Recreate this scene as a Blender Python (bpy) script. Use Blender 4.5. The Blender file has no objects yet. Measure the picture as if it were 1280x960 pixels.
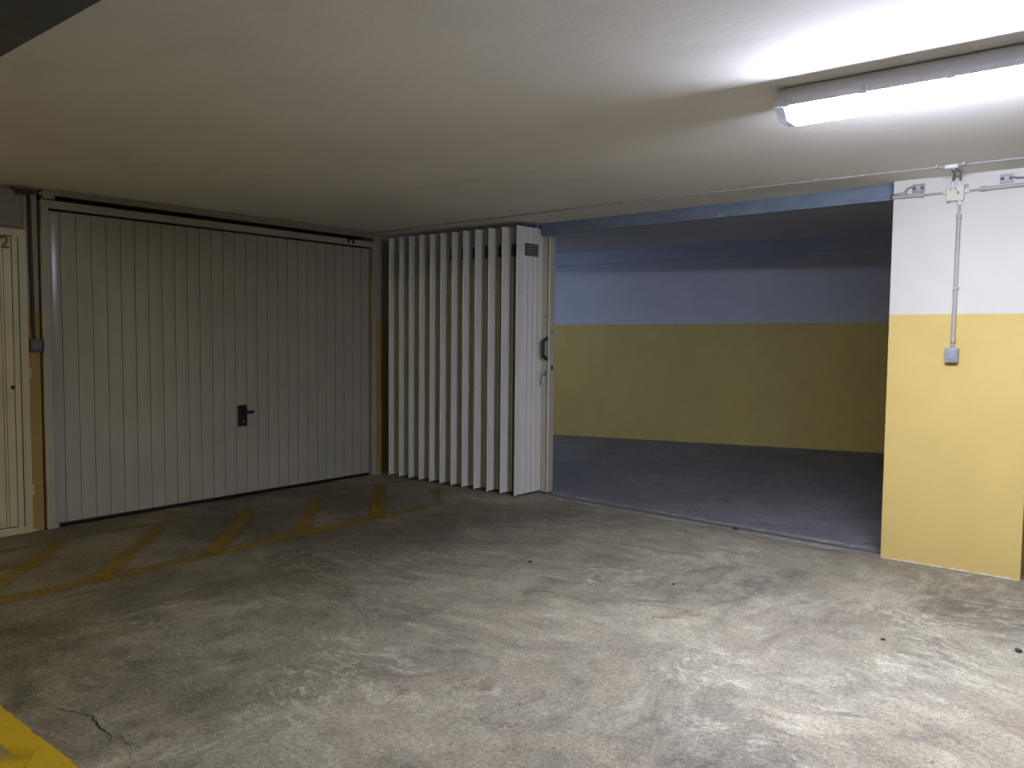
import bpy, bmesh, math, random
from mathutils import Vector, Matrix, Euler
random.seed(7)
SC = bpy.context.scene
COL = SC.collection
PI = math.pi
H = 2.40                                   # ceiling height

# ------------------------------------------------------------------ node helpers
class NT:
    def __init__(s, name):
        s.m = bpy.data.materials.new(name); s.m.use_nodes = True
        s.t = s.m.node_tree; s.t.nodes.clear()
        s.out = s.t.nodes.new('ShaderNodeOutputMaterial')
        s.b = s.t.nodes.new('ShaderNodeBsdfPrincipled')
        s.t.links.new(s.b.outputs[0], s.out.inputs[0])
        s.tc = s.t.nodes.new('ShaderNodeTexCoord')
    def n(s, ty, **kw):
        x = s.t.nodes.new(ty)
        for k, v in kw.items(): setattr(x, k, v)
        return x
    def put(s, sock, v):
        if isinstance(v, bpy.types.NodeSocket): s.t.links.new(v, sock)
        elif v is not None:
            if isinstance(v, (tuple, list)) and len(v) == 3 and sock.type == 'RGBA': v = (*v, 1)
            sock.default_value = v
    @property
    def P(s): return s.tc.outputs['Object']
    def map(s, vec, sc=(1, 1, 1), rot=(0, 0, 0), loc=(0, 0, 0)):
        x = s.n('ShaderNodeMapping'); s.put(x.inputs[0], vec)
        x.inputs[1].default_value = loc; x.inputs[2].default_value = rot; x.inputs[3].default_value = sc
        return x.outputs[0]
    def noise(s, vec, scale=5, detail=4, rough=.5, dist=0, col=False):
        x = s.n('ShaderNodeTexNoise'); s.put(x.inputs['Vector'], vec)
        x.inputs['Scale'].default_value = scale; x.inputs['Detail'].default_value = detail
        x.inputs['Roughness'].default_value = rough; x.inputs['Distortion'].default_value = dist
        return x.outputs[1] if col else x.outputs[0]
    def voro(s, vec, scale=5, feat='F1'):
        x = s.n('ShaderNodeTexVoronoi', feature=feat); s.put(x.inputs['Vector'], vec)
        x.inputs['Scale'].default_value = scale
        return x.outputs[0]
    def ramp(s, fac, stops):
        x = s.n('ShaderNodeValToRGB'); s.put(x.inputs[0], fac)
        e = x.color_ramp.elements
        while len(e) < len(stops): e.new(.5)
        for k, (p, c) in enumerate(stops):
            e[k].position = p
            e[k].color = (c, c, c, 1) if isinstance(c, (int, float)) else (*c, 1)
        return x.outputs[0]
    def mix(s, f, a, b, mode='MIX'):
        x = s.n('ShaderNodeMix', data_type='RGBA', blend_type=mode)
        s.put(x.inputs[0], f); s.put(x.inputs[6], a); s.put(x.inputs[7], b)
        return x.outputs[2]
    def math(s, op, a, b=None, c=None, clamp=False):
        x = s.n('ShaderNodeMath', operation=op, use_clamp=clamp)
        s.put(x.inputs[0], a); s.put(x.inputs[1], b); s.put(x.inputs[2], c)
        return x.outputs[0]
    def vadd(s, a, b, k=1.0):
        x = s.n('ShaderNodeVectorMath', operation='MULTIPLY_ADD')
        s.put(x.inputs[0], b); x.inputs[1].default_value = (k, k, k); s.put(x.inputs[2], a)
        return x.outputs[0]
    def xyz(s, v):
        x = s.n('ShaderNodeSeparateXYZ'); s.put(x.inputs[0], v); return x.outputs
    def step(s, v, a, b):                                       # linear 0..1 between a and b
        x = s.n('ShaderNodeMapRange'); s.put(x.inputs[0], v)
        x.inputs[1].default_value = a; x.inputs[2].default_value = b
        return x.outputs[0]
    def fin(s, col, rough=.6, metal=0, bump=None, bs=.2, bd=.01, spec=None):
        s.put(s.b.inputs['Base Color'], col); s.put(s.b.inputs['Roughness'], rough)
        s.b.inputs['Metallic'].default_value = metal
        if spec is not None: s.b.inputs['Specular IOR Level'].default_value = spec
        if bump is not None:
            x = s.n('ShaderNodeBump'); s.put(x.inputs['Height'], bump)
            x.inputs['Strength'].default_value = bs; x.inputs['Distance'].default_value = bd
            s.t.links.new(x.outputs[0], s.b.inputs['Normal'])
        return s.m

def plain(name, c, rough=.5, metal=0, vary=.06, scale=14, bs=.04, spec=None):
    t = NT(name)
    f = t.noise(t.P, scale, 5, .6)
    lo = tuple(max(0, x * (1 - vary)) for x in c); hi = tuple(min(1, x * (1 + vary)) for x in c)
    return t.fin(t.ramp(f, [(.3, lo), (.7, hi)]), rough, metal, f, bs, .004, spec)

# ------------------------------------------------------------------ materials
def concrete(name, dark, mid, light, chalk, grime_falloff=None):
    t = NT(name); P = t.P
    swirl = t.noise(P, .50, 3, .55, 0, True)
    W = t.vadd(P, swirl, 1.6)                                   # trowel swirls
    fine = t.noise(P, 3.0, 5, .62, 0, True)
    W2 = t.vadd(W, fine, .10)
    big = t.noise(t.vadd(P, fine, .22), .85, 6, .62, .3)
    s1 = t.noise(t.map(W2, (5.0, 1.3, 1), (0, 0, .3)), 2.0, 10, .74, .25)
    s2 = t.noise(t.map(W2, (1.4, 5.5, 1), (0, 0, -.2)), 2.0, 10, .74, .25)
    sel = t.ramp(t.noise(P, .45, 2, .5), [(.44, 0), (.56, 1)])
    st = t.mix(sel, s1, s2)
    med = t.noise(t.vadd(P, fine, .22), 6.5, 10, .76, .2)
    f = t.math('MULTIPLY_ADD', big, .34, t.math('MULTIPLY_ADD', st, .38, t.math('MULTIPLY', med, .28)))
    col = t.ramp(f, [(.395, dark), (.47, mid), (.545, light), (.61, chalk)])
    # ochre and grey tints in large drifting patches
    tint = t.noise(t.vadd(P, swirl, .6), 1.3, 5, .62)
    if grime_falloff: col = t.mix(t.ramp(tint, [(.50, 0), (.70, .42)]), col, (.36, .29, .19))
    col = t.mix(t.ramp(t.noise(t.vadd(P, fine, .2), 1.1, 6, .66, .4), [(.52, 0), (.68, .55)]), col, tuple(x * .68 for x in mid))
    # chalky scuffs in clumps
    clump = t.ramp(t.noise(P, 1.05, 4, .55), [(.50, 0), (.62, 1)])
    scuff = t.ramp(t.noise(t.map(W2, (2.6, 6, 1), (0, 0, .5)), 3.2, 11, .80, .3), [(.50, 0), (.59, .85)])
    col = t.mix(t.math('MULTIPLY', clump, scuff), col, chalk)
    # dark stains
    st2 = t.ramp(t.noise(t.vadd(P, fine, .2), 2.6, 8, .70, .5), [(.59, 0), (.68, .6)])
    col = t.mix(st2, col, tuple(x * .6 for x in dark))
    # hair scratches, pits and grain
    scr = t.ramp(t.noise(t.map(W, (1.2, 30, 1), (0, 0, .35)), 1.8, 7, .72, .6), [(.665, 0), (.70, .6)])
    col = t.mix(scr, col, tuple(x * .5 for x in dark))
    if grime_falloff:                                                   # dirt plus painted-in light falloff, darker towards the left doors
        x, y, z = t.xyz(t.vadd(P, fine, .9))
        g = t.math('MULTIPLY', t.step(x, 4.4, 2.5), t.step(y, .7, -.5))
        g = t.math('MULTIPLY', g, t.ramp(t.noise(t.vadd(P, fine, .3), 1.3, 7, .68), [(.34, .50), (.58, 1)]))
        col = t.mix(g, col, grime_falloff, 'MULTIPLY')
    g1 = t.noise(P, 60, 4, .75); g2 = t.noise(P, 190, 2, .7)
    col = t.mix(.75, col, t.ramp(t.math('MULTIPLY_ADD', g1, .6, t.math('MULTIPLY', g2, .4)), [(.36, .18), (.64, .82)]), 'OVERLAY')
    fl = t.ramp(t.noise(t.map(W2, (9, 30, 1), (0, 0, .5)), 2.2, 5, .7, .2), [(.63, 0), (.675, .6)])
    fl2 = t.ramp(t.noise(t.map(W2, (28, 8, 1), (0, 0, .3)), 2.2, 5, .7, .2), [(.63, 0), (.675, .6)])
    col = t.mix(t.mix(sel, fl, fl2), col, tuple(x * .62 for x in dark))
    lf = t.ramp(t.noise(t.map(W2, (10, 24, 1), (0, 0, -.4)), 2.6, 6, .75, .2), [(.60, 0), (.66, .55)])
    col = t.mix(lf, col, chalk)
    pits = t.ramp(t.voro(t.vadd(P, fine, .3), 4.2), [(.020, 1), (.035, 0)])
    col = t.mix(t.math('MULTIPLY', pits, .7), col, (.05, .045, .04))
    hgt = t.math('MULTIPLY_ADD', f, 1.0, t.math('MULTIPLY', g1, .10))
    rough = t.ramp(f, [(.35, .5), (.65, .72)])
    return t.fin(col, rough, 0, hgt, .25, .02, .3)

M = {}
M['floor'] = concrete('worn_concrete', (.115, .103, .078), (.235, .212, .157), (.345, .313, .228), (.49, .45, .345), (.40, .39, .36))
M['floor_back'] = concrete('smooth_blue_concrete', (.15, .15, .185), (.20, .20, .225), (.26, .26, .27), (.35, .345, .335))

def two_tone(name, white, yellow, z0, slope=0., rough=.75, chips=True, bs=.35):
    t = NT(name); P = t.P
    x, y, z = t.xyz(P)
    edge = t.math('SUBTRACT', z, t.math('MULTIPLY_ADD', x, slope, z0))
    edge = t.math('ADD', edge, t.math('MULTIPLY', t.math('SUBTRACT', t.noise(P, 9, 3), .5), .010))
    f = t.step(edge, -.002, .002)
    n1 = t.noise(P, 3, 6, .6); n2 = t.noise(P, 38, 5, .65)
    yl = t.ramp(n1, [(.35, tuple(a * .94 for a in yellow)), (.65, yellow)])
    wh = t.ramp(n1, [(.35, tuple(a * .95 for a in white)), (.65, white)])
    col = t.mix(f, yl, wh)
    if chips:
        ch = t.math('ADD', z, t.math('MULTIPLY', t.noise(P, 14, 5, .7), -.06))
        col = t.mix(t.step(ch, -.020, -.030), col, (.80, .78, .72))
        sc = t.ramp(t.noise(t.map(P, (4, 4, 9)), 3, 8, .7, .6), [(.66, 0), (.72, .5)])
        low = t.step(z, .5, .05)
        col = t.mix(t.math('MULTIPLY', sc, low), col, tuple(a * .72 for a in yellow))
    return t.fin(col, rough, 0, t.math('MULTIPLY_ADD', n2, .6, n1), bs, .006, .3)
WHITE = (.80, .80, .80); YEL = (.80, .60, .235)
M['pillar'] = two_tone('pillar_paint', (.69, .675, .60), (.70, .53, .180), 1.566)
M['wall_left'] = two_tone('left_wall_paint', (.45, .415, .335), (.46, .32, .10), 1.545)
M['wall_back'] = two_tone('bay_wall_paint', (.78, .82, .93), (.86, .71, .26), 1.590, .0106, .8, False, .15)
M['wall_plain'] = two_tone('far_wall_paint', (.40, .39, .35), (.40, .30, .12), 1.55, 0, .8, False)

def ceiling_mat(name, base):
    t = NT(name); P = t.P
    n1 = t.noise(P, .8, 5, .55, .3); n2 = t.noise(P, 30, 6, .65)
    cr = t.noise(t.map(P, (2.5, 8, 1), (0, 0, .7)), 2, 7, .7, 1.)
    col = t.ramp(n1, [(.3, tuple(a * .90 for a in base)), (.7, base)])
    col = t.mix(t.ramp(cr, [(.60, 0), (.74, .22)]), col, tuple(a * .6 for a in base))
    patch = t.ramp(t.noise(t.map(P, (1, 2.2, 1)), 1.1, 4, .5, .5), [(.56, 0), (.70, .25)])
    col = t.mix(patch, col, tuple(a * .7 for a in base))
    return t.fin(col, .85, 0, t.math('MULTIPLY_ADD', cr, .7, n2), .17, .006, .2)
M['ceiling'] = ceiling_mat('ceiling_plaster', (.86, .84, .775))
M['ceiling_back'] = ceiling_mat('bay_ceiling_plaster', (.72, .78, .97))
M['concrete_beam'] = plain('dark_beam_paint', (.085, .095, .095), .7, 0, .2, 5, .1)
M['door_paint'] = plain('off_white_door_paint', (.45, .425, .335), .20, 0, .07, 2.5, .008)
M['door_cream'] = plain('cream_door_paint', (.60, .55, .33), .25, 0, .08, 4, .03)
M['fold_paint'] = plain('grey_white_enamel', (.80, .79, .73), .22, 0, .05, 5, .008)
M['fold_shade'] = plain('fold_shade_dark', (.07, .07, .075), .5, 0, .1, 5, .03)  # left-facing panels coloured dark to keep the folds in shade
M['post_paint'] = plain('cream_enamel', (.55, .52, .41), .35, 0, .06, 7, .03)
M['steel'] = None
t = NT('blue_painted_steel'); f = t.noise(t.map(t.P, (3, 9, 9)), 2, 6, .65)
M['steel'] = t.fin(t.ramp(f, [(.35, (.15, .195, .255)), (.6, (.20, .255, .32)), (.7, (.30, .35, .41))]), .5, .0, f, .1, .004)
M['transom'] = plain('dull_brownish_paint', (.33, .295, .215), .5, 0, .08, 4)
M['post_edge'] = plain('light_cream_enamel', (.82, .78, .62), .3, 0, .05, 7, .02)
M['black'] = plain('black_plastic', (.012, .012, .014), .4, 0, .2)
M['navy'] = plain('dark_navy_plastic', (.016, .018, .035), .35, 0, .2)
M['dark_gap'] = plain('near_black', (.02, .02, .02), .9, 0, .1)  # near-black for the space behind the doors and the frame seam
M['conduit'] = plain('grey_conduit_plastic', (.43, .40, .38), .45, 0, .06, 20)
M['white_plastic'] = plain('white_plastic', (.74, .74, .76), .4, 0, .03, 20)
M['box_cream'] = plain('aged_cream_plastic', (.70, .66, .53), .5, 0, .05, 20)
M['box_brown'] = plain('dusty_cream_plastic', (.40, .34, .24), .6, 0, .1, 30)
M['grey_box'] = plain('blue_grey_plastic', (.30, .32, .38), .4, 0, .06, 20)
M['dark_box'] = plain('dark_grey_plastic', (.10, .11, .115), .45, 0, .1, 20)
M['conduit_ceiling'] = plain('dusty_conduit_plastic', (.40, .385, .36), .5, 0, .08, 20)
M['cable'] = plain('grey_cable', (.17, .16, .19), .5, 0, .1, 30)
M['brown_cable'] = plain('brown_dusty_cable', (.085, .055, .03), .6, 0, .15, 30)
M['metal'] = plain('galvanised_metal', (.30, .30, .32), .5, .3, .1, 25)
M['chrome'] = plain('worn_nickel', (.55, .53, .48), .3, .9, .1, 30)
M['ink'] = plain('black_marker_ink', (.05, .045, .045), .6, 0, .2, 60)
M['brown_ink'] = plain('brown_paint_number', (.20, .155, .06), .6, 0, .2, 60)
M['rail_dark'] = plain('dark_dusty_steel', (.07, .07, .075), .6, .2, .2, 20)
M['crack'] = plain('crack_shadow', (.03, .028, .025), .9, 0, .2, 40)
M['stone'] = plain('dark_grit', (.035, .032, .030), .8, 0, .3, 60)
M['brown_panel'] = plain('dark_brown_paint', (.055, .032, .028), .5, 0, .15, 6)
M['housing'] = plain('grey_luminaire_plastic', (.82, .82, .88), .45, 0, .03, 20)
M['key_tag'] = plain('pale_key_tag', (.62, .62, .58), .5, 0, .05, 30)

def worn_paint(name, col, wear, scale=3.0, cover=1.0, feather=.16):
    """paint film on the floor, ragged at its edges and worn through to the concrete in patches"""
    t = NT(name); P = t.P
    fine = t.noise(P, 3, 4, .6, 0, True)
    n = t.noise(t.vadd(P, fine, .25), scale, 10, .75, .3)
    n2 = t.noise(P, 45, 5, .75)
    u, v, _ = t.xyz(t.tc.outputs['UV'])
    e = t.math('SUBTRACT', .5, t.math('ABSOLUTE', t.math('SUBTRACT', v, .5)))        # 0 at the edges
    e2 = t.math('SUBTRACT', .5, t.math('ABSOLUTE', t.math('SUBTRACT', u, .5)))
    k = t.math('MULTIPLY_ADD', n2, .22, t.math('MULTIPLY', n, .9))
    a = t.ramp(k, [(wear - .14, .12), (wear + .12, 1)])
    a = t.math('MULTIPLY', a, t.step(t.math('ADD', e, t.math('MULTIPLY', t.math('SUBTRACT', n, .5), .5)), 0., feather))
    a = t.math('MULTIPLY', a, t.step(t.math('ADD', e2, t.math('MULTIPLY', t.math('SUBTRACT', n, .5), .2)), 0., .10))
    a = t.math('MULTIPLY', a, cover, None, True)
    c = t.ramp(n2, [(.3, tuple(x * .8 for x in col)), (.7, col)])
    t.fin(c, .6, 0, n2, .1, .003, .3)
    tr = t.n('ShaderNodeBsdfTransparent'); mx = t.n('ShaderNodeMixShader')
    t.put(mx.inputs[0], a); t.t.links.new(tr.outputs[0], mx.inputs[1]); t.t.links.new(t.b.outputs[0], mx.inputs[2])
    t.t.links.new(mx.outputs[0], t.out.inputs[0])
    return t.m
M['mark'] = worn_paint('worn_yellow_floor_paint', (.28, .185, .015), .50, 3.0, .78, .30)
M['mark_faint'] = worn_paint('faded_yellow_floor_paint', (.26, .16, .03), .62, 3.0, .7, .4)
M['mark_fresh'] = worn_paint('yellow_floor_paint', (.60, .40, .018), .22, 3.0, 1.0, .03)
M['screed'] = worn_paint('pale_screed', (.46, .44, .39), .50, 2.6, .85, .30)

def emitter(name, col, strength):
    t = NT(name)
    e = t.n('ShaderNodeEmission'); e.inputs[0].default_value = (*col, 1); e.inputs[1].default_value = strength
    t.t.links.new(e.outputs[0], t.out.inputs[0]); return t.m
LAMP = 124.
M['glow'] = emitter('lit_diffuser', (.75, .785, 1.0), LAMP)
M['glow_side'] = emitter('lit_diffuser_side', (.75, .785, 1.0), LAMP * 2.05)
M['glow_end'] = emitter('lit_diffuser_end', (.75, .785, 1.0), 3.2)
M['fill_cool'] = emitter('added_fill_cool', (.55, .68, 1.0), 11.)
M['fill_warm'] = emitter('added_fill_warm', (1.0, .85, .38), 80.)
t = NT('clear_ribbed_plastic')
t.fin((.85, .87, .93), .12); t.b.inputs['Alpha'].default_value = .45
M['clear'] = t.m

# ------------------------------------------------------------------ mesh helpers
class MB:
    def __init__(s): s.b = bmesh.new()
    def _bev(s, vs, w, seg=2):
        if w:
            vset = set(vs)
            es = [e for e in s.b.edges if e.verts[0] in vset and e.verts[1] in vset]
            bmesh.ops.bevel(s.b, geom=es, offset=w, segments=seg, affect='EDGES', profile=.6)
    def box(s, x0, x1, y0, y1, z0, z1, bev=0):
        return s.hexa([(x0, y0), (x1, y0), (x1, y1), (x0, y1)], z0, z1, bev)
    def hexa(s, quad, z0, z1, bev=0):
        n = len(quad)
        lo = [s.b.verts.new((x, y, z0)) for x, y in quad]; hi = [s.b.verts.new((x, y, z1)) for x, y in quad]
        s.b.faces.new(lo[::-1]); s.b.faces.new(hi)
        for i in range(n): s.b.faces.new((lo[i], lo[(i + 1) % n], hi[(i + 1) % n], hi[i]))
        s._bev(lo + hi, bev); return s
    def extrude(s, prof, d):
        """closed 3-D profile swept along vector d"""
        d = Vector(d); n = len(prof)
        lo = [s.b.verts.new(p) for p in prof]; hi = [s.b.verts.new(Vector(p) + d) for p in prof]
        s.b.faces.new(lo[::-1]); s.b.faces.new(hi)
        for i in range(n): s.b.faces.new((lo[i], lo[(i + 1) % n], hi[(i + 1) % n], hi[i]))
        return s
    def face(s, pts): s.b.faces.new([s.b.verts.new(p) for p in pts]); return s
    def tube(s, pts, r, n=12, cap=True):
        pts = [Vector(p) for p in pts]; rings = []
        rs = r if isinstance(r, (list, tuple)) else [r] * len(pts)
        a = None
        for i, p in enumerate(pts):
            d = (pts[min(i + 1, len(pts) - 1)] - pts[max(i - 1, 0)]).normalized()
            if a is None: a = d.orthogonal().normalized()
            a = (a - d * a.dot(d)).normalized(); bb = d.cross(a)
            rings.append([s.b.verts.new(p + (a * math.cos(2 * PI * k / n) + bb * math.sin(2 * PI * k / n)) * rs[i]) for k in range(n)])
        for q, w in zip(rings, rings[1:]):
            for k in range(n): s.b.faces.new((q[k], q[(k + 1) % n], w[(k + 1) % n], w[k]))
        if cap: s.b.faces.new(rings[0][::-1]); s.b.faces.new(rings[-1])
        return s
    def strip(s, L, R, z):
        uv = s.b.loops.layers.uv.new('UVMap'); n = len(L) - 1
        for i in range(n):
            f = s.b.faces.new([s.b.verts.new((*p, z)) for p in (R[i], R[i + 1], L[i + 1], L[i])])
            for lp, q in zip(f.loops, ((i / n, 0), ((i + 1) / n, 0), ((i + 1) / n, 1), (i / n, 1))): lp[uv].uv = q
        return s
    def build(s, name, m, parent=None, loc=None, smooth=None):
        bmesh.ops.recalc_face_normals(s.b, faces=s.b.faces[:])
        if len(s.b.faces) and all(abs(f.normal.z) > .99 for f in s.b.faces):
            for f in s.b.faces:
                if f.normal.z < 0: f.normal_flip()
        off = Vector(loc) if loc is not None else Vector((0, 0, 0))
        p = parent
        while p is not None: off = off + p.location; p = p.parent
        bmesh.ops.translate(s.b, verts=s.b.verts[:], vec=-off)
        me = bpy.data.meshes.new(name); s.b.to_mesh(me); s.b.free()
        o = bpy.data.objects.new(name, me); COL.objects.link(o); me.materials.append(m)
        if smooth is not None:
            me.shade_smooth()
            me.set_sharp_from_angle(angle=math.radians(smooth))
        if parent is not None: o.parent = parent
        elif loc is not None: o.location = loc
        return o

def tag(o, label=None, cat=None, group=None, kind=None):
    if label: o['label'] = label
    if cat: o['category'] = cat
    if group: o['group'] = group
    if kind: o['kind'] = kind
    return o
def thing(name, loc, label, cat, group=None, kind=None):
    o = bpy.data.objects.new(name, None); COL.objects.link(o); o.location = loc; o.empty_display_size = .1
    return tag(o, label, cat, group, kind)
def struct(o, label=None, cat=None): return tag(o, label, cat, None, 'structure')
def lettering(txt, name, size, mtx, m, parent, extrude=.0004):
    cu = bpy.data.curves.new(name, 'FONT'); cu.body = txt; cu.size = size; cu.extrude = extrude; cu.offset = size * .025
    cu.align_x = 'CENTER'; cu.align_y = 'CENTER'
    tmp = bpy.data.objects.new(name + '_curve', cu); COL.objects.link(tmp)
    bpy.context.view_layer.update()
    me = bpy.data.meshes.new_from_object(tmp.evaluated_get(bpy.context.evaluated_depsgraph_get()))
    bpy.data.objects.remove(tmp); bpy.data.curves.remove(cu)
    me.transform(mtx)
    off = Vector((0, 0, 0)); p = parent
    while p is not None: off = off + p.location; p = p.parent
    me.transform(Matrix.Translation(-off))
    me.materials.clear(); me.materials.append(m); me.name = name
    o = bpy.data.objects.new(name, me); COL.objects.link(o); o.parent = parent
    return o
def smooth_path(pts, n=6):
    """Catmull-Rom through the points"""
    P = [Vector(p) for p in pts]; P = [P[0] * 2 - P[1]] + P + [P[-1] * 2 - P[-2]]; out = []
    for i in range(1, len(P) - 2):
        a, b, c, d = P[i - 1:i + 3]
        for k in range(n):
            u = k / n
            out.append(.5 * ((2 * b) + (c - a) * u + (2 * a - 5 * b + 4 * c - d) * u * u + (3 * b - a - 3 * c + d) * u ** 3))
    out.append(P[-2]); return out

# ------------------------------------------------------------------ the line of the folding door (it runs slightly askew)
def door_y(x): return .222 - (x - 2.02) * .0486
XP0, XP1 = 4.785, 5.555                     # the pillar, in x

# ------------------------------------------------------------------ setting
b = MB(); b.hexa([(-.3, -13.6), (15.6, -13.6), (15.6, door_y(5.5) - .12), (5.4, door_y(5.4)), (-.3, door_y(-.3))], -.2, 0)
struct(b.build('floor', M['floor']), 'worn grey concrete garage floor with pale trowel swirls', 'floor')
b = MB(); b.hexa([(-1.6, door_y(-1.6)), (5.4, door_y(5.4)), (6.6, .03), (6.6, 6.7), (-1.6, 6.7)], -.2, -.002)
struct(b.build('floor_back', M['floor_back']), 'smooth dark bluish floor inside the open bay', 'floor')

b = MB(); b.box(-.3, 15.6, -13.6, .20, H, H + .3)
struct(b.build('ceiling', M['ceiling']), 'low plastered cream ceiling of the garage aisle', 'ceiling')
# ceiling of the bay rises towards its end wall
BA = Vector((-.631, 3.879, 0)); BB = Vector((3.487, 5.167, 0)); BD = (BB - BA) / 4.118   # per metre of x
def back(x, off=0.):
    n = Vector((BD.y, -1, 0)).normalized()
    p = BA + BD * (x + .631); return p + n * off
b = MB()
def bz(x): return 2.600 + (x + .631) * .0345
p0, p1 = back(-1.5), back(6.5)
b.extrude([(-1.6, .12, 2.44), (6.6, .12, 2.50), (p1.x + .1, p1.y + .3, bz(6.5)), (p0.x - .1, p0.y + .3, bz(-1.5))], (0, 0, .25))
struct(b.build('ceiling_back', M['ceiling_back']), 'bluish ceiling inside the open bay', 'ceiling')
b = MB(); q0, q1 = back(-1.5, -.25), back(6.5, -.25)
b.hexa([(p0.x, p0.y), (p1.x, p1.y), (q1.x, q1.y), (q0.x, q0.y)], -.1, 3.1)
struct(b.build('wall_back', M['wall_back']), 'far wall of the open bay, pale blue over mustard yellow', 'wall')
# downstand along the top of the bay's end wall
b = MB(); q0, q1 = back(-1.5, .13), back(6.5, .13)
def dn(x): return 2.405 + (x + .631) * .0345
vs = []
for (px, z) in ((-1.5, 0), (6.5, 0)):
    w, q = back(px), back(px, .13)
    vs.append([(w.x, w.y, dn(px)), (q.x, q.y, dn(px)), (q.x, q.y, bz(px) - .015), (w.x, w.y, bz(px) - .015)])
a0, a1 = [[b.b.verts.new(v) for v in r] for r in vs]
b.b.faces.new(a0); b.b.faces.new(a1[::-1])
for i in range(4): b.b.faces.new((a0[i], a0[(i + 1) % 4], a1[(i + 1) % 4], a1[i]))
struct(b.build('beam_back', M['ceiling_back']), 'shallow bluish beam along the top of the bay end wall', 'beam')
b = MB(); b.box(-1.6, -1.4, .30, 4.2, -.1, 3.0); struct(b.build('wall_bay_left', M['wall_back']))
b = MB(); b.box(5.30, 5.45, .32, 6.4, -.1, 3.0); struct(b.build('wall_bay_right', M['wall_back']))

b = MB(); b.box(XP0, XP1, 0, .34, -.1, H + .02, .004)
struct(b.build('wall_pillar', M['pillar']), 'plastered pillar, white above and yellow below, right of the open bay', 'pillar')
# left wall in pieces round its two doors
b = MB()
b.box(-.22, 0, -3.262, -3.173, -.1, H)                        # narrow pier between the two doors
b.box(-.22, -.012, -3.17, -.085, 2.372, H)                    # lintel over the garage door
b.box(-.22, 0, -.088, .30, -.1, H)                            # pier in the corner
b.box(-.22, 0, -13.6, -4.20, -.1, H)
b.box(-.22, 0, -4.25, -3.25, 2.385, H)
struct(b.build('wall_left', M['wall_left']), 'left wall piers, off-white above and yellow below', 'wall')
b = MB(); b.box(-1.6, -.2, .15, .32, -.1, 2.6); struct(b.build('wall_corner', M['wall_left']))
b = MB(); b.box(-.6, -.5, -4.6, .2, -.1, 2.5); struct(b.build('wall_store', M['dark_gap']))   # dark store behind the doors
b = MB(); b.box(-.3, 15.6, -13.8, -13.6, -.1, H); struct(b.build('wall_rear', M['wall_plain']))
b = MB(); b.box(15.4, 15.6, -13.6, .2, -.1, H); struct(b.build('wall_right', M['wall_plain']))
b = MB(); b.box(XP1 - .02, 15.5, .16, .30, -.1, H + .02); b.box(XP1, 15.5, .05, .16, 2.30, H)
struct(b.build('wall_side', M['brown_panel']), 'dark brown panel beyond the right edge of the yellow pillar', 'wall')
# downstand beam over the camera
b = MB(); b.box(0, 15.4, -5.05, -4.555, 2.20, H + .02, .006)
struct(b.build('beam_1', M['concrete_beam']), 'dark painted beam crossing the ceiling at the upper left corner', 'beam')

# ------------------------------------------------------------------ markings on the floor
def band(name, p, q, w, m, label, z=.0012):
    p, q = Vector((*p, 0)), Vector((*q, 0)); d = (q - p).normalized(); n = Vector((-d.y, d.x, 0)) * w / 2
    b = MB(); b.strip([(p + n).xy, (q + n).xy], [(p - n).xy, (q - n).xy], z)
    return struct(b.build(name, m, None, (p.x, p.y, 0)), label, 'floor marking')
band('floor_marking', (1.485, -5.9), (1.485, -.56), .165, M['mark'], 'long worn yellow line on the floor in front of the garage door')
for k, (y0, y1) in enumerate([(-4.12, -3.20), (-3.42, -2.50), (-2.72, -1.78), (-2.06, -1.10), (-1.33, -.40)]):
    wh = ['with its start outside the picture', 'below the left end of the garage door', 'below the middle of the garage door',
          'below the right half of the garage door', 'ending at the folded door'][k]
    band('floor_marking_diagonal', (1.53, y0 - .08), (.44, y1), .155, M['mark'], 'worn yellow diagonal stripe ' + wh, .0016)
band('floor_marking_diagonal', (1.42, -.62), (.92, -.12), .15, M['mark_faint'], 'short faded yellow stripe under the folded panels', .0016)
band('floor_marking_inner', (.42, -4.2), (.42, -2.3), .11, M['mark_faint'], 'faded yellow line close to the left doors', .0009)
band('floor_marking_front', (1.2, -4.447), (5.2, -4.447), .118, M['mark_fresh'], 'bright yellow painted line in the lower left corner', .0012)
band('floor_marking_front', (3.18, -4.44), (3.95, -5.30), .15, M['mark_fresh'], 'bright yellow branch leaving the lower left painted line', .0016)

# repaired screed strips on both sides of the guide rail, and the rail
def along(x0, x1, o0, o1, z0, z1, wob=0):
    b = MB(); N = 40; top = []; bot = []
    for i in range(N + 1):
        x = x0 + (x1 - x0) * i / N
        r = (random.random() - .5) * wob
        top.append((x, door_y(x) + o1 + r)); bot.append((x, door_y(x) + o0 + (random.random() - .5) * wob))
    return b.strip(top, bot, z1)
struct(along(1.7, 4.80, -.15, -.018, 0, .002, .03).build('trim_1', M['screed']), 'pale worn screed strip in front of the floor rail', 'screed strip')
struct(along(1.7, 4.80, .020, .14, 0, .002, .03).build('trim_2', M['screed']), 'pale worn screed strip behind the floor rail', 'screed strip')
rail = thing('floor_rail', (3.3, door_y(3.3), 0), 'thin dark guide rail sunk in the floor across the bay opening', 'rail')
b = MB()
for o in (-.020, .014):
    b.hexa([(.1, door_y(.1) + o), (4.78, door_y(4.78) + o), (4.78, door_y(4.78) + o + .006), (.1, door_y(.1) + o + .006)], -.01, .004)
b.build('rail_lip', M['metal'], rail)
b = MB(); b.hexa([(.1, door_y(.1) - .015), (4.78, door_y(4.78) - .015), (4.78, door_y(4.78) + .015), (.1, door_y(.1) + .015)], -.01, .0030)
b.build('rail_slot', M['rail_dark'], rail)
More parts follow.
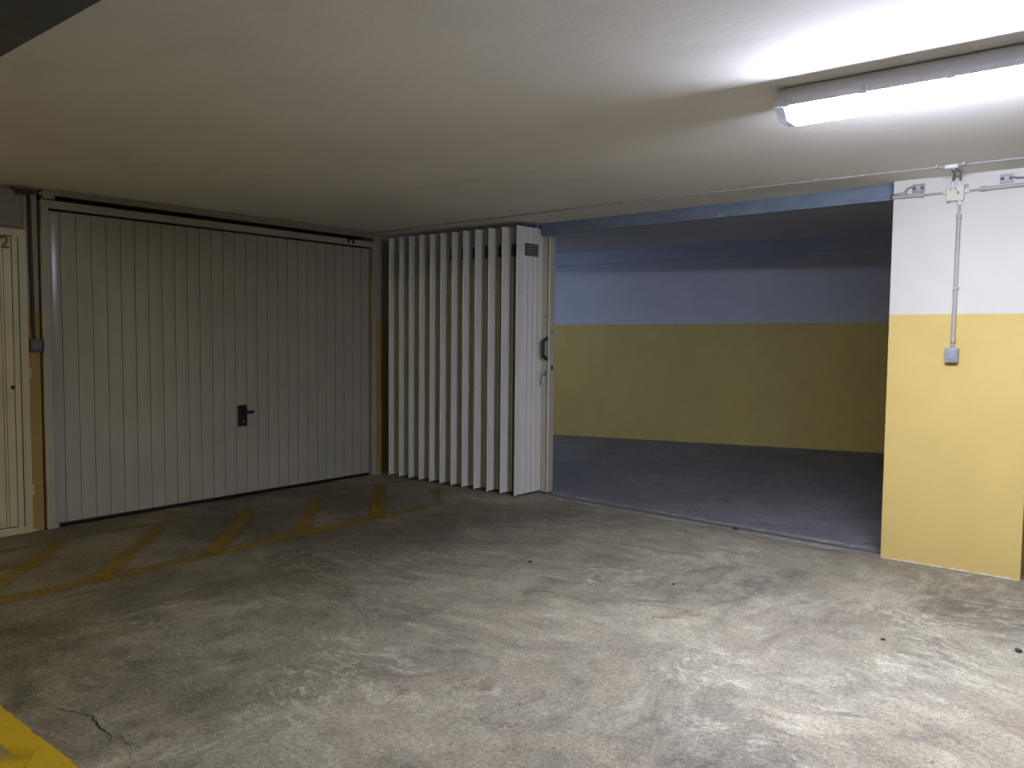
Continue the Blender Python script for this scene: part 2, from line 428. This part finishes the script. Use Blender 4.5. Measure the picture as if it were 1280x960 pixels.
b = MB(); b.tube([(3.757, .100, -.005), (3.757, .100, .012), (3.757, .100, .018)], [.018, .018, .008], 12); b.build('stop_pin', M['rail_dark'], rail, None, 40)

# crack in the foreground concrete
def ribbon(pts, ws, z=.0012):
    b = MB(); pts = [Vector((*p, 0)) for p in pts]; L = []; R = []
    for i, p in enumerate(pts):
        d = (pts[min(i + 1, len(pts) - 1)] - pts[max(i - 1, 0)]).normalized(); n = Vector((-d.y, d.x, 0)) * ws[i]
        L.append((*(p + n).xy, z)); R.append((*(p - n).xy, z))
    for i in range(len(pts) - 1): b.face([L[i], R[i], R[i + 1], L[i + 1]])
    return b
def jit(pts, n=4, a=.006):
    out = []
    for p in smooth_path([(*q, 0) for q in pts], n): out.append((p.x + random.uniform(-a, a), p.y + random.uniform(-a, a)))
    return out
c1 = jit([(2.993, -4.27), (3.056, -4.242), (3.107, -4.224), (3.159, -4.213), (3.217, -4.227), (3.262, -4.235), (3.312, -4.23), (3.343, -4.234), (3.379, -4.247)])
w1 = [(.0006 + .0026 * math.exp(-((i - 17) / 8.) ** 2) + .0012 * random.random()) for i in range(len(c1))]
struct(ribbon(c1, w1).build('floor_crack_line', M['crack'], None), 'dark branching crack in the concrete beside the bright yellow line', 'crack')
c2 = jit([(3.351, -4.234), (3.367, -4.214), (3.407, -4.216), (3.487, -4.233), (3.537, -4.252)], 4, .005)
struct(ribbon(c2, [.0008] * len(c2)).build('floor_crack_line', M['crack'], None), 'hairline continuation of the crack in the concrete', 'crack')

def pebble(x, y, r, label):
    b = MB(); bmesh.ops.create_icosphere(b.b, subdivisions=2, radius=r)
    for v in b.b.verts:
        v.co *= random.uniform(.75, 1.15); v.co.z *= .55; v.co.x *= 1.25
    zmin = min(v.co.z for v in b.b.verts)
    for v in b.b.verts: v.co += Vector((x, y, -zmin))
    tag(b.build('pebble', M['stone'], None, (x, y, 0), 50), label, 'pebble', 'grit lying on the floor')
pebble(5.692, -1.271, .014, 'dark crumb of grit on the floor below the yellow pillar, near the right edge')
pebble(3.14, -1.572, .011, 'small dark crumb on the floor in front of the folded door')
pebble(4.035, -1.398, .008, 'tiny dark crumb on the floor in front of the open bay')
pebble(5.181, -1.516, .008, 'tiny dark crumb on the pale floor left of the larger one')

# ------------------------------------------------------------------ garage door
gd = thing('garage_door', (0, -1.63, 0), 'wide off-white up-and-over garage door of narrow vertical slats in the left wall', 'garage door', None, 'thing')
F = .035
b = MB(); b.box(-.05, F, -3.161, -3.110, 0, 2.328, .004); b.box(-.05, F - .006, -3.115, -3.085, 0, .035, .003); b.build('frame_post', M['door_paint'], gd)
b = MB(); b.box(-.05, F, -.134, -.090, 0, 2.328, .004); b.build('frame_post', M['door_paint'], gd)
b = MB(); b.box(-.05, F, -3.110, -.134, 2.272, 2.328, .004); b.build('head_rail', M['door_paint'], gd)
b = MB()                                                           # slatted leaf: slightly crowned slats with dark narrow grooves
yl, yr = -3.099, -.156; grooves = [-3.026 + i * .1063 for i in range(27)] + [yr + .0001]
prof = []; y = yl; GX = .006
for i, g in enumerate(grooves):
    a, e = y, g - .0032
    n = 6
    for k in range(n + 1):
        u = k / n; yy = a + (e - a) * u
        x = GX + .0004 * (1 - (2 * u - 1) ** 2)
        if i == 0: x = GX - (1 - u) ** 2 * .0060                    # bent first slat
        if k in (0, n): x -= .0008
        prof.append((x, yy))
    if i < len(grooves) - 1:
        prof += [(GX - .010, g - .0026), (GX - .010, g + .0026)]
    y = g + .0032
prof3 = [(x, yy, .030) for x, yy in prof]
top = [(x, yy, 2.258) for x, yy in prof]
va = [b.b.verts.new(p) for p in prof3]; vb = [b.b.verts.new(p) for p in top]
for i in range(len(va) - 1): b.b.faces.new((va[i], va[i + 1], vb[i + 1], vb[i]))
b.box(-.030, -.002, yl, yr, .030, 2.258)
b.build('leaf', M['door_paint'], gd, None, 35)
b = MB(); b.box(-.03, .008, yl + .01, yr - .01, .012, .030); b.build('bottom_shadow', M['black'], gd)  # black strip standing in for the shadow under the leaf
hp = MB(); hp.box(.012, .024, -1.632, -1.549, .612, .795, .004); hp = hp.build('handle_plate', M['black'], gd)
b = MB(); b.tube([(.02, -1.590, .735), (.055, -1.590, .735)], .011, 12); b.box(.045, .060, -1.602, -1.500, .722, .748, .005); b.build('lever', M['black'], hp, None, 40)
b = MB(); b.tube([(.02, -1.584, .652), (.028, -1.584, .652)], .009, 14); b.build('keyhole', M['chrome'], hp, None, 40)
b = MB(); b.box(F - .004, F + .012, -.455, -.375, 2.318, 2.340, .002); b.box(F, F + .014, -.450, -.438, 2.290, 2.33); b.box(F, F + .014, -.392, -.380, 2.285, 2.33); b.build('latch_bracket', M['black'], gd)

# ------------------------------------------------------------------ door at the far left edge
d1 = thing('door_1', (0, -3.75, 0), 'cream ribbed metal door at the left edge with a brown number 2', 'door', None, 'structure')
b = MB(); b.box(-.06, .030, -3.345, -3.256, 0, 2.105, .003); b.box(-.06, .030, -4.26, -4.18, 0, 2.105, .003); b.box(-.06, .030, -4.18, -3.345, 2.055, 2.105, .003); b.box(-.06, .028, -4.18, -3.345, 0, .05, .003)
b.build('door_frame', M['door_cream'], d1)
b = MB(); prof = []; gs = [-3.400, -3.418, -3.475, -3.493, -3.55, -3.568, -3.625, -3.643, -3.70, -3.718, -3.78, -3.80, -3.86, -3.88, -3.94, -3.96, -4.02, -4.04, -4.10, -4.12]
y = -3.350; prof.append((.020, y))
for g in gs: prof += [(.020, g + .003), (.012, g + .0018), (.012, g - .0018), (.020, g - .003)]
prof.append((.020, -4.175)); prof += [(-.02, -4.175), (-.02, -3.350)]
b.extrude([(x, yy, .058) for x, yy in prof], (0, 0, 1.99)); leaf = b.build('door_leaf', M['door_cream'], d1)
b = MB(); b.box(.026, .0335, -3.312, -3.308, .05, 2.05); b.build('frame_seam', M['dark_gap'], d1)
b = MB(); b.box(-.06, .012, -4.25, -3.285, 2.125, 2.375, .004); b.box(-.06, -.005, -4.25, -3.262, 2.10, 2.39); b.build('transom_panel', M['transom'], d1)
b = MB(); b.tube([(.018, -3.358, 1.023), (.024, -3.358, 1.023)], .015, 16); b.build('keyhole', M['black'], leaf, None, 40)
for z in (.30, 1.12):
    b = MB(); b.tube([(.033, -3.252, z - .035), (.033, -3.252, z + .035)], .007, 10); b.build('hinge', M['door_cream'], d1, None, 40)
# digit facing +x
RX = Matrix(((0, 0, 1, 0), (1, 0, 0, 0), (0, 1, 0, 0), (0, 0, 0, 1)))
lettering('2', 'number', .115, Matrix.Translation((.0205, -3.386, 2.005)) @ RX, M['brown_ink'], leaf)

# ------------------------------------------------------------------ concertina door
fd = thing('folding_door', (1.0, door_y(1.0), 0), 'grey-white metal concertina door folded open against the left of the bay', 'folding door', None, 'thing')
ZB, ZT = .022, 2.358
outer = [(.205 + i * .1455, -.055) for i in range(12)]
outer = [(x, -.055) for x in (.203, .350, .487, .628, .770, .905, 1.050, 1.188, 1.335, 1.490, 1.645, 1.808)]
inner = [(.075, .14)] + [(outer[i][0] + .075, .275) for i in range(11)] + [(1.823, .278)]
def fold_panel(a, c, nm='panel', side=1):
    """pressed sheet from fold a to fold c with three small ribs on the face"""
    a, c = Vector(a), Vector(c); d = (c - a); L = d.length; d.normalize(); n = Vector((d.y, -d.x)) * side
    pts = [(0, 0)]
    for u in (.32, .52, .72):
        for k in range(7):
            s = -1 + k / 3; pts.append((u * L + s * .016, .0045 * (1 + math.cos(PI * s)) / 2 * 2))
    pts.append((L, 0))
    front = [a + d * u + n * (.004 + h) for u, h in pts]; rear = [a + d * L - n * .004, a - n * .004]
    b = MB(); b.extrude([(p.x, p.y, ZB) for p in front + rear], (0, 0, ZT - ZB))
    return b.build(nm, M['fold_paint' if side > 0 else 'fold_shade'], fd, None, 30)
pairs, faces = [], []
for i in range(12):
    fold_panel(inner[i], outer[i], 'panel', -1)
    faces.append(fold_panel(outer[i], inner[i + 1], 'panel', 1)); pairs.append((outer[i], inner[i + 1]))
for i, (x, y) in enumerate(outer):
    b = MB(); b.tube([(x - .002, y - .008, ZB - .006), (x - .002, y - .008, ZT)], .0085, 10); b.build('hinge_bead', M['fold_paint'], fd, None, 40)
# a louvred vent near the top of every panel that faces the aisle
for (a, c), pn in zip(pairs, faces):
    a, c = Vector(a), Vector(c); d = (c - a); L = d.length; d.normalize(); n = Vector((d.y, -d.x))
    def at(u, h): q = a + d * u + n * h; return (q.x, q.y)
    u0, u1 = L * .26, L * .77
    b = MB(); b.hexa([at(u0, .003), at(u1, .003), at(u1, .0155), at(u0, .0155)], 2.108, 2.216)
    vt = b.build('vent', M['dark_box'], pn)
    for k in range(4):
        z = 2.113 + k * .026
        b = MB(); b.hexa([at(u0 + .004, .014), at(u1 - .004, .014), at(u1 - .004, .0215), at(u0 + .004, .0215)], z, z + .009)
        b.build('louvre', M['metal'], vt)
# lead post with its fittings
XA, XB, YF, YR = 1.826, 1.914, .272, .350
b = MB(); b.box(XA, XB, YF, YR, .012, 2.287, .004)
post = b.build('lead_post', M['post_paint'], fd); post['label'] = 'cream lead post with handle and lock'
b = MB(); b.box(1.889, 1.893, YF - .0012, YF + .002, .02, 2.28); b.build('groove', M['rail_dark'], post)
b = MB(); b.box(1.905, 1.9165, YF - .008, YF + .004, .012, 2.284, .003); b.build('edge_strip', M['post_edge'], post)
b = MB(); b.tube(smooth_path([(1.893, YF + .001, 1.392), (1.891, YF - .018, 1.388), (1.884, YF - .048, 1.362), (1.884, YF - .050, 1.30), (1.884, YF - .048, 1.240), (1.891, YF - .018, 1.214), (1.893, YF + .001, 1.208)], 5), .0150, 12)
b.box(1.880, 1.908, YF - .007, YF + .001, 1.374, 1.410, .003); b.box(1.880, 1.908, YF - .007, YF + .001, 1.192, 1.228, .003); b.build('pull_handle', M['navy'], post, None, 50)
b = MB(); b.tube([(1.872, YF + .001, 1.085), (1.872, YF - .012, 1.085)], .013, 16); b.box(1.855, 1.892, YF - .003, YF + .001, 1.060, 1.112, .002); lk = b.build('lock_cylinder', M['metal'], post, None, 40)
def frame_mark(x0, x1, z0, z1, nm):
    b = MB(); w = .0022
    b.box(x0, x1, YF - .0012, YF + .001, z0, z0 + w); b.box(x0, x0 + w, YF - .0012, YF + .001, z0, z1); b.box(x1 - w * .6, x1, YF - .0012, YF + .001, z0, z1 - .012); b.box(x0 + .004, x0 + .012, YF - .0012, YF + .001, z0 + .008, z0 + .014)
    b.build(nm, M['ink'], post)
frame_mark(1.864, 1.886, 1.572, 1.604, 'sticker')
b = MB(); b.box(1.864, 1.886, YF - .0012, YF + .001, 1.503, 1.509); b.build('sticker', M['ink'], post)
b = MB(); b.box(1.869, 1.880, YF - .0012, YF + .001, 1.476, 1.480); b.build('sticker', M['ink'], post)
b = MB(); b.box(XB - .001, XB + .0015, .305, .322, 1.435, 1.452); b.build('latch_slot', M['black'], post)
b = MB(); b.box(XB - .001, XB + .0015, .305, .330, 1.112, 1.150); b.build('latch_slot', M['black'], post)
ky = thing('key_bunch', (1.872, YF - .012, 1.085), 'small keys with a pale tag hanging from the lock of the lead post', 'keys')
b = MB(); b.box(1.8695, 1.8745, YF - .034, YF - .0122, 1.078, 1.092); b.tube([(1.872 + .009 * math.cos(q), YF - .036, 1.085 + .011 * math.sin(q)) for q in [k * PI / 8 for k in range(17)]], .002, 6, False); b.build('key', M['chrome'], ky, None, 40)
b = MB(); b.tube([(1.872 + .012 * math.cos(q), YF - .036 + .004 * math.sin(q), 1.063 + .014 * math.sin(q)) for q in [k * PI / 8 for k in range(17)]], .0013, 6, False); b.build('ring', M['chrome'], ky, None, 40)
b = MB(); b.box(1.866, 1.886, YF - .038, YF - .033, .988, 1.052, .002); b.build('tag', M['key_tag'], ky)
b = MB(); b.box(1.852, 1.862, YF - .040, YF - .037, .975, 1.045, .001); b.build('key', M['chrome'], ky)

# steel beam that carries the folding door
b = MB()
ya, yb = door_y(1.845), door_y(XP0)
b.hexa([(1.845, ya), (XP0 - .002, yb), (XP0 - .002, yb + .055), (1.845, ya + .055)], 2.300, 2.3985, .003)
hb = b.build('header_beam', M['steel'], None, (3.3, door_y(3.3), 2.30)); tag(hb, 'blue-grey painted steel beam spanning the top of the bay opening', 'beam', None, 'thing')
b = MB(); b.hexa([(.05, door_y(.05) - .03), (1.80, door_y(1.80) - .03), (1.80, door_y(1.80) + .05), (.05, door_y(.05) + .05)], 2.362, 2.399)
b.build('track', M['steel'], hb)

# ------------------------------------------------------------------ ceiling luminaires
def luminaire(x0, L, yc, label, glow, tubes=True):
    g = thing('batten_light', (x0 + L / 2, yc, H), label, 'ceiling light', None, 'thing')
    def sec(xa, xb, ws, zs, nm, m, sm=None):
        b = MB(); b.extrude([(xa, yc + w, z) for w, z in zip(ws, zs)], (xb - xa, 0, 0)); return b.build(nm, m, g, None, sm)
    w1 = .102                                                      # half width at the flange
    sec(x0 + .012, x0 + L - .012, (-.072, -.090, -.092, .092, .090, .072), (H - .004, 2.350, 2.332, 2.332, 2.350, H - .004), 'housing', M['housing'])
    b = MB(); b.box(x0, x0 + L, yc - w1, yc + w1, 2.319, 2.333, .003); b.build('flange', M['housing'], g)
    for cx in (x0 + .3, x0 + L - .3):
        b = MB(); b.box(cx - .04, cx + .04, yc - .03, yc + .03, H - .006, H - .0005); b.build('mount_pad', M['housing'], g)
    ws = (-.098, -.066, -.058, -.048, .048, .058, .066, .098); zs = (2.321, 2.287, 2.279, 2.274, 2.274, 2.279, 2.287, 2.321)
    d = sec(x0 + .045, x0 + L - .045, ws, zs, 'diffuser', glow, 60)
    if tubes:
        d.data.materials.append(M['glow_side']); d.data.materials.append(M['glow_end'])
        for p in d.data.polygons:
            if abs(p.normal.y) > .60: p.material_index = 1
            if abs(p.normal.x) > .8: p.material_index = 2
    for e, s in ((x0 + .008, 1), (x0 + L - .008, -1)):             # clear ends with the lamp holders showing through
        sec(min(e, e + s * .036), max(e, e + s * .036), ws, zs, 'diffuser_end', M['clear'], 60)
        for q in (-.04, .04):
            b = MB(); b.tube([(e + s * .012, yc + q, 2.300), (e + s * .034, yc + q, 2.300)], .013, 12); b.build('lamp_holder', M['white_plastic'], g, None, 40)
    n = 5
    for side in (-1, 1):
        for k in range(n):
            x = x0 + .055 + (L - .11) * k / (n - 1)
            b = MB()
            for dx in (-.011, .006): b.box(x + dx, x + dx + .005, yc + side * (w1 - .006), yc + side * (w1 + .004), 2.326, 2.352, .001)
            b.box(x - .013, x + .013, yc + side * (w1 - .004), yc + side * (w1 + .006), 2.314, 2.328, .001)
            b.build('clip', M['housing'], g)
    return g
luminaire(4.885, 1.27, -2.200, 'lit white fluorescent batten light with clear clipped cover on the ceiling', M['glow'])
g = luminaire(-1.0, 1.27, 2.1, 'added dim bluish fill light on the bay ceiling, unseen behind the folded door', M['fill_cool'], False); g.location.z = 2.515  # added lamp, out of view, to brighten the bay
luminaire(.15, 1.27, -7.2, 'added unseen warm fill light behind the dark ceiling beam', M['fill_warm'], False)  # unseen warm lamp added to light the left doors and ceiling

# ------------------------------------------------------------------ conduit runs on the ceiling
cc = thing('ceiling_conduit', (3.0, -.33, H), 'thin grey conduit clipped to the ceiling along the bay opening', 'conduit')
CP = [(.12, -.235), (1.1, -.285), (2.28, -.325), (3.2, -.352), (4.2, -.368), (5.1, -.345), (5.6, -.345), (6.6, -.345)]
def cy(x):
    for (a, p), (c, q) in zip(CP, CP[1:]):
        if a <= x <= c: return p + (q - p) * (x - a) / (c - a)
    return CP[-1][1]
b = MB(); b.tube([(x, y, H - .008) for x, y in CP], .0062, 12); b.build('pipe', M['conduit_ceiling'], cc, None, 40)
for x in (.77, 1.76, 2.45, 3.03, 3.74, 4.43, 5.10, 5.235, 5.95):
    b = MB(); y = cy(x)
    b.box(x - .008, x + .008, y - .034, y + .008, H - .016, H - .0005, .002); b.build('clip', M['conduit'], cc)
lc = thing('ceiling_conduit', (.16, -1.6, H), 'thin dusty conduit along the ceiling above the garage door', 'conduit')
b = MB(); b.tube([(.085, -3.05, H - .011), (.12, -2.1, H - .011), (.17, -1.13, H - .011), (.20, -.26, H - .011)], .0080, 12); b.build('pipe', M['box_brown'], lc, None, 40)
for y, x in ((-2.55, .104), (-1.65, .143), (-.8, .182)):
    b = MB(); b.box(x - .013, x + .013, y - .008, y + .008, H - .022, H - .0005, .002); b.build('clip', M['box_brown'], lc)

# tee on the ceiling conduit with two cables dropping to the junction box
te = MB(); te.tube([(5.138, -.348, H - .013), (5.202, -.348, H - .013)], .0115, 12); te = te.build('tee', M['white_plastic'], cc, None, 40)
b = MB(); b.tube([(5.17, -.345, H - .013), (5.17, -.295, H - .013)], .0115, 12); b.build('branch', M['white_plastic'], te, None, 40)

# junction box
jb = thing('junction_box', (5.137, 0, 2.29), 'square cream junction box with handwritten marks on the white part of the pillar', 'junction box')
JX0, JX1, JZ0, JZ1 = 5.092, 5.184, 2.242, 2.334
b = MB(); b.box(JX0 + .003, JX1 - .003, -.030, .0005, JZ0 + .003, JZ1 - .003, .004); b.build('body', M['conduit'], jb)
b = MB(); b.box(JX0, JX1, -.040, -.030, JZ0, JZ1, .004); lid = b.build('lid', M['box_cream'], jb)
b = MB(); b.box(JX0 - .006, JX0 + .014, -.012, .0005, JZ0 - .010, JZ0 + .01, .002); b.build('lug', M['conduit'], jb)
b = MB(); b.box(JX1 - .006, JX1 + .016, -.012, .0005, JZ1 - .012, JZ1 + .006, .002); b.build('lug', M['conduit'], jb)
def gland(x, z, dx, dz):
    b = MB(); y = -.018
    b.tube([(x, y, z), (x + dx * .010, y, z + dz * .010), (x + dx * .012, y, z + dz * .012), (x + dx * .026, y, z + dz * .026)], [.0135, .0135, .011, .0085], 12)
    b.build('cable_gland', M['white_plastic'], jb, None, 40)
gland(JX0, 2.297, -1, 0); gland(JX1, 2.296, 1, 0); gland(5.160, JZ0, 0, -1); gland(5.120, JZ1, 0, 1); gland(5.157, JZ1, 0, 1)
RY = Matrix(((1, 0, 0, 0), (0, 0, -1, 0), (0, 1, 0, 0), (0, 0, 0, 1)))
lettering('C', 'lettering', .024, Matrix.Translation((5.114, -.0402, 2.312)) @ RY, M['ink'], lid)
lettering('5', 'lettering', .022, Matrix.Translation((5.139, -.0402, 2.313)) @ RY, M['ink'], lid)
lettering('9', 'lettering', .027, Matrix.Translation((5.153, -.0402, 2.285)) @ RY, M['ink'], lid)
for k, (x, lab) in enumerate(((5.120, 'left of two dark cables curving from the ceiling tee to the junction box'), (5.157, 'right of two dark cables curving from the ceiling tee to the junction box'))):
    b = MB(); b.tube(smooth_path([(5.160 + k * .022, -.294, H - .0155), (5.158 + k * .026, -.25, H - .020), (5.150 + .034 * k, -.15, H - .016), (x + .008, -.045, H - .018), (x + .002, -.019, H - .036), (x, -.018, JZ1 + .022)], 6), .0065, 10)
    tag(b.build('cable', M['cable'], None, (x, -.1, 2.37), 40), lab, 'cable', 'cables from the tee to the junction box')

def conduit(name, p, q, thick, label, loc, sleeves=()):
    o = thing(name, loc, label, 'conduit')
    b = MB(); b.tube([p, q], .0062, 10); b.build('cable', M['conduit'], o, None, 40)
    for a, c in thick:
        P, Q = Vector(p), Vector(q)
        b = MB(); b.tube([P + (Q - P) * a, P + (Q - P) * c], .0112, 12); b.build('pipe', M['conduit'], o, None, 40)
        for s in (a, c):
            if 0 < s < 1:
                w = Vector((Q - P)).normalized() * .014; m = P + (Q - P) * s
                b = MB(); b.tube([m - w, m - w * .9, m + w * .9, m + w], [.011, .0155, .0155, .011], 12); b.build('sleeve', M['conduit'], o, None, 40)
    return o
Y = -.018
conduit('wall_conduit', (JX0 - .024, Y, 2.297), (4.786, Y, 2.298), [(.42, 1.0)], 'grey conduit running left from the junction box to the pillar edge', (4.93, 0, 2.297))
conduit('wall_conduit', (JX1 + .024, Y, 2.298), (5.553, Y, 2.303), [(.20, 1.0)], 'grey conduit running right from the junction box', (5.36, 0, 2.30))
wc = conduit('wall_conduit', (5.160, Y, JZ0 - .024), (5.155, Y, 1.372), [(.085, .955)], 'long vertical grey conduit from the junction box down to the switch', (5.157, 0, 1.37))
for z in (1.72,):
    b = MB(); b.box(5.143, 5.172, -.030, .0004, z - .008, z + .008, .002); b.build('clip', M['conduit'], wc)

# light switch on the pillar
sw = thing('light_switch', (5.153, 0, 1.315), 'grey surface-mounted light switch on the yellow part of the pillar', 'light switch')
b = MB(); b.box(5.118, 5.188, -.048, .0005, 1.272, 1.360, .005); b.build('body', M['grey_box'], sw)
b = MB(); b.box(5.125, 5.181, -.056, -.047, 1.288, 1.354, .004); b.build('rocker', M['grey_box'], sw)
b = MB(); b.tube([(5.153, Y, 1.358), (5.153, Y, 1.374)], [.016, .009], 12); b.build('cable_gland', M['grey_box'], sw, None, 40)

# fixing plates with two screws
def plate(x0, x1, z0, z1, label):
    o = thing('fixing_plate', ((x0 + x1) / 2, 0, (z0 + z1) / 2), label, 'fixing plate', 'metal fixing plates on the pillar')
    b = MB(); b.box(x0, x1, -.010, .0005, z0, z1, .002); b.build('plate', M['metal'], o)
    b = MB(); b.box((x0 + x1) / 2 - .011, (x0 + x1) / 2 + .011, -.014, -.010, z0 + .012, z1 - .010, .002); b.build('boss', M['conduit'], o)
    for x in (x0 + .013, x1 - .013):
        b = MB(); b.tube([(x, -.0095, (z0 + z1) / 2), (x, -.015, (z0 + z1) / 2)], .0080, 12); b.build('screw', M['ink'], o, None, 40)
plate(4.893, 4.964, 2.316, 2.368, 'small metal plate with two dark screws left of the junction box')
plate(5.362, 5.432, 2.322, 2.373, 'small metal plate with two dark screws right of the junction box')
b = MB(); b.tube(smooth_path([(4.895, -.012, 2.352), (4.872, -.014, 2.346), (4.852, -.016, 2.324), (4.825, -.018, 2.318), (4.786, -.018, 2.312), (4.760, .03, 2.305)], 6), .005, 10)
tag(b.build('cable', M['cable'], None, (4.85, 0, 2.32), 40), 'short dark cable curling from the left fixing plate to the steel beam', 'cable')
b = MB(); b.tube([(4.866, -.017, 2.318), (4.812, -.017, 2.315)], .0095, 12); tag(b.build('conduit_stub', M['conduit'], None, (4.84, 0, 2.31), 40), 'short grey sleeve round the cable by the pillar edge', 'conduit')
b = MB(); b.tube(smooth_path([(5.431, -.012, 2.352), (5.455, -.014, 2.345), (5.50, -.016, 2.342), (5.555, -.016, 2.345)], 6), .0055, 10)
tag(b.build('cable', M['cable'], None, (5.49, 0, 2.34), 40), 'short dark cable leaving the right fixing plate', 'cable')

# ------------------------------------------------------------------ wiring between the two left doors
b = MB(); b.tube([(.012, -3.226, 2.335), (.012, -3.216, 1.40), (.012, -3.210, 1.352)], [.0115, .0115, .008], 12)
tag(b.build('wall_conduit', M['brown_cable'], None, (0, -3.22, 1.35), 40), 'dark brown vertical conduit on the pier between the two left doors', 'conduit')
ls = thing('light_switch', (0, -3.209, 1.31), 'dark grey light switch on the narrow pier between the two left doors', 'light switch')
b = MB(); b.box(-.0005, .045, -3.246, -3.172, 1.268, 1.356, .006); b.build('body', M['dark_box'], ls)
b = MB(); b.box(.044, .054, -3.236, -3.182, 1.280, 1.344, .004); b.build('rocker', M['dark_box'], ls)
lj = thing('junction_box', (0, -3.10, 2.36), 'dusty cream junction box under the ceiling at the left corner of the garage door', 'junction box')
b = MB(); b.box(-.011, .036, -3.150, -3.066, 2.335, H - .001, .004); b.build('body', M['box_brown'], lj)
b = MB(); b.box(.036, .042, -3.147, -3.069, 2.338, H - .003, .003); b.build('lid', M['box_brown'], lj)
b = MB(); b.tube([(.016, -3.150, 2.372), (.016, -3.172, 2.372)], [.014, .010], 12); b.build('cable_gland', M['conduit'], lj, None, 40)
for k, (pts, lab) in enumerate((
    ([(.016, -3.172, 2.372), (.022, -3.22, 2.360), (.030, -3.27, 2.352), (.026, -3.305, 2.372), (.02, -3.34, 2.386)], 'lower dark cable tangled beside the left junction box'),
    ([(.040, -3.172, 2.374), (.050, -3.205, 2.366), (.052, -3.25, 2.372), (.052, -3.30, 2.358), (.046, -3.315, 2.335)], 'upper dark cable tangled beside the left junction box'),
    ([(.012, -3.226, 2.330), (.016, -3.228, 2.355), (.020, -3.21, 2.372), (.016, -3.172, 2.371)], 'short dark cable joining the brown conduit and the left junction box'))):
    b = MB(); b.tube(smooth_path(pts, 6), .0095, 10)
    tag(b.build('cable', M['brown_cable'], None, pts[0], 40), lab, 'cable', 'cables by the left junction box')

# ------------------------------------------------------------------ world, camera
w = bpy.data.worlds.new('world'); SC.world = w; w.use_nodes = True
bg = w.node_tree.nodes['Background']; bg.inputs[0].default_value = (.9, .95, 1, 1); bg.inputs[1].default_value = .004

cam = bpy.data.cameras.new('camera'); co = bpy.data.objects.new('camera', cam); COL.objects.link(co); SC.camera = co
yaw, pit, rol = -.678254, -.058395, .009587
f = Vector((math.sin(yaw) * math.cos(pit), math.cos(yaw) * math.cos(pit), math.sin(pit)))
r = Vector((math.cos(yaw), -math.sin(yaw), 0)); u = r.cross(f)
r2 = r * math.cos(rol) + u * math.sin(rol); u2 = -r * math.sin(rol) + u * math.cos(rol)
R = Matrix((r2, u2, -f)).transposed().to_4x4()
co.matrix_world = Matrix.Translation((6.11955, -5.46953, 1.39891)) @ R
cam.sensor_fit = 'HORIZONTAL'; cam.sensor_width = 36; cam.lens = 998.7 / 1280 * 36; cam.clip_start = .02

SC.view_settings.view_transform = 'Standard'; SC.view_settings.look = 'None'
SC.view_settings.exposure = 0.08; SC.view_settings.gamma = 1; SC.view_settings.use_curve_mapping = False
SC.cycles.use_denoising = True
SC.cycles.max_bounces = 8; SC.cycles.diffuse_bounces = 5
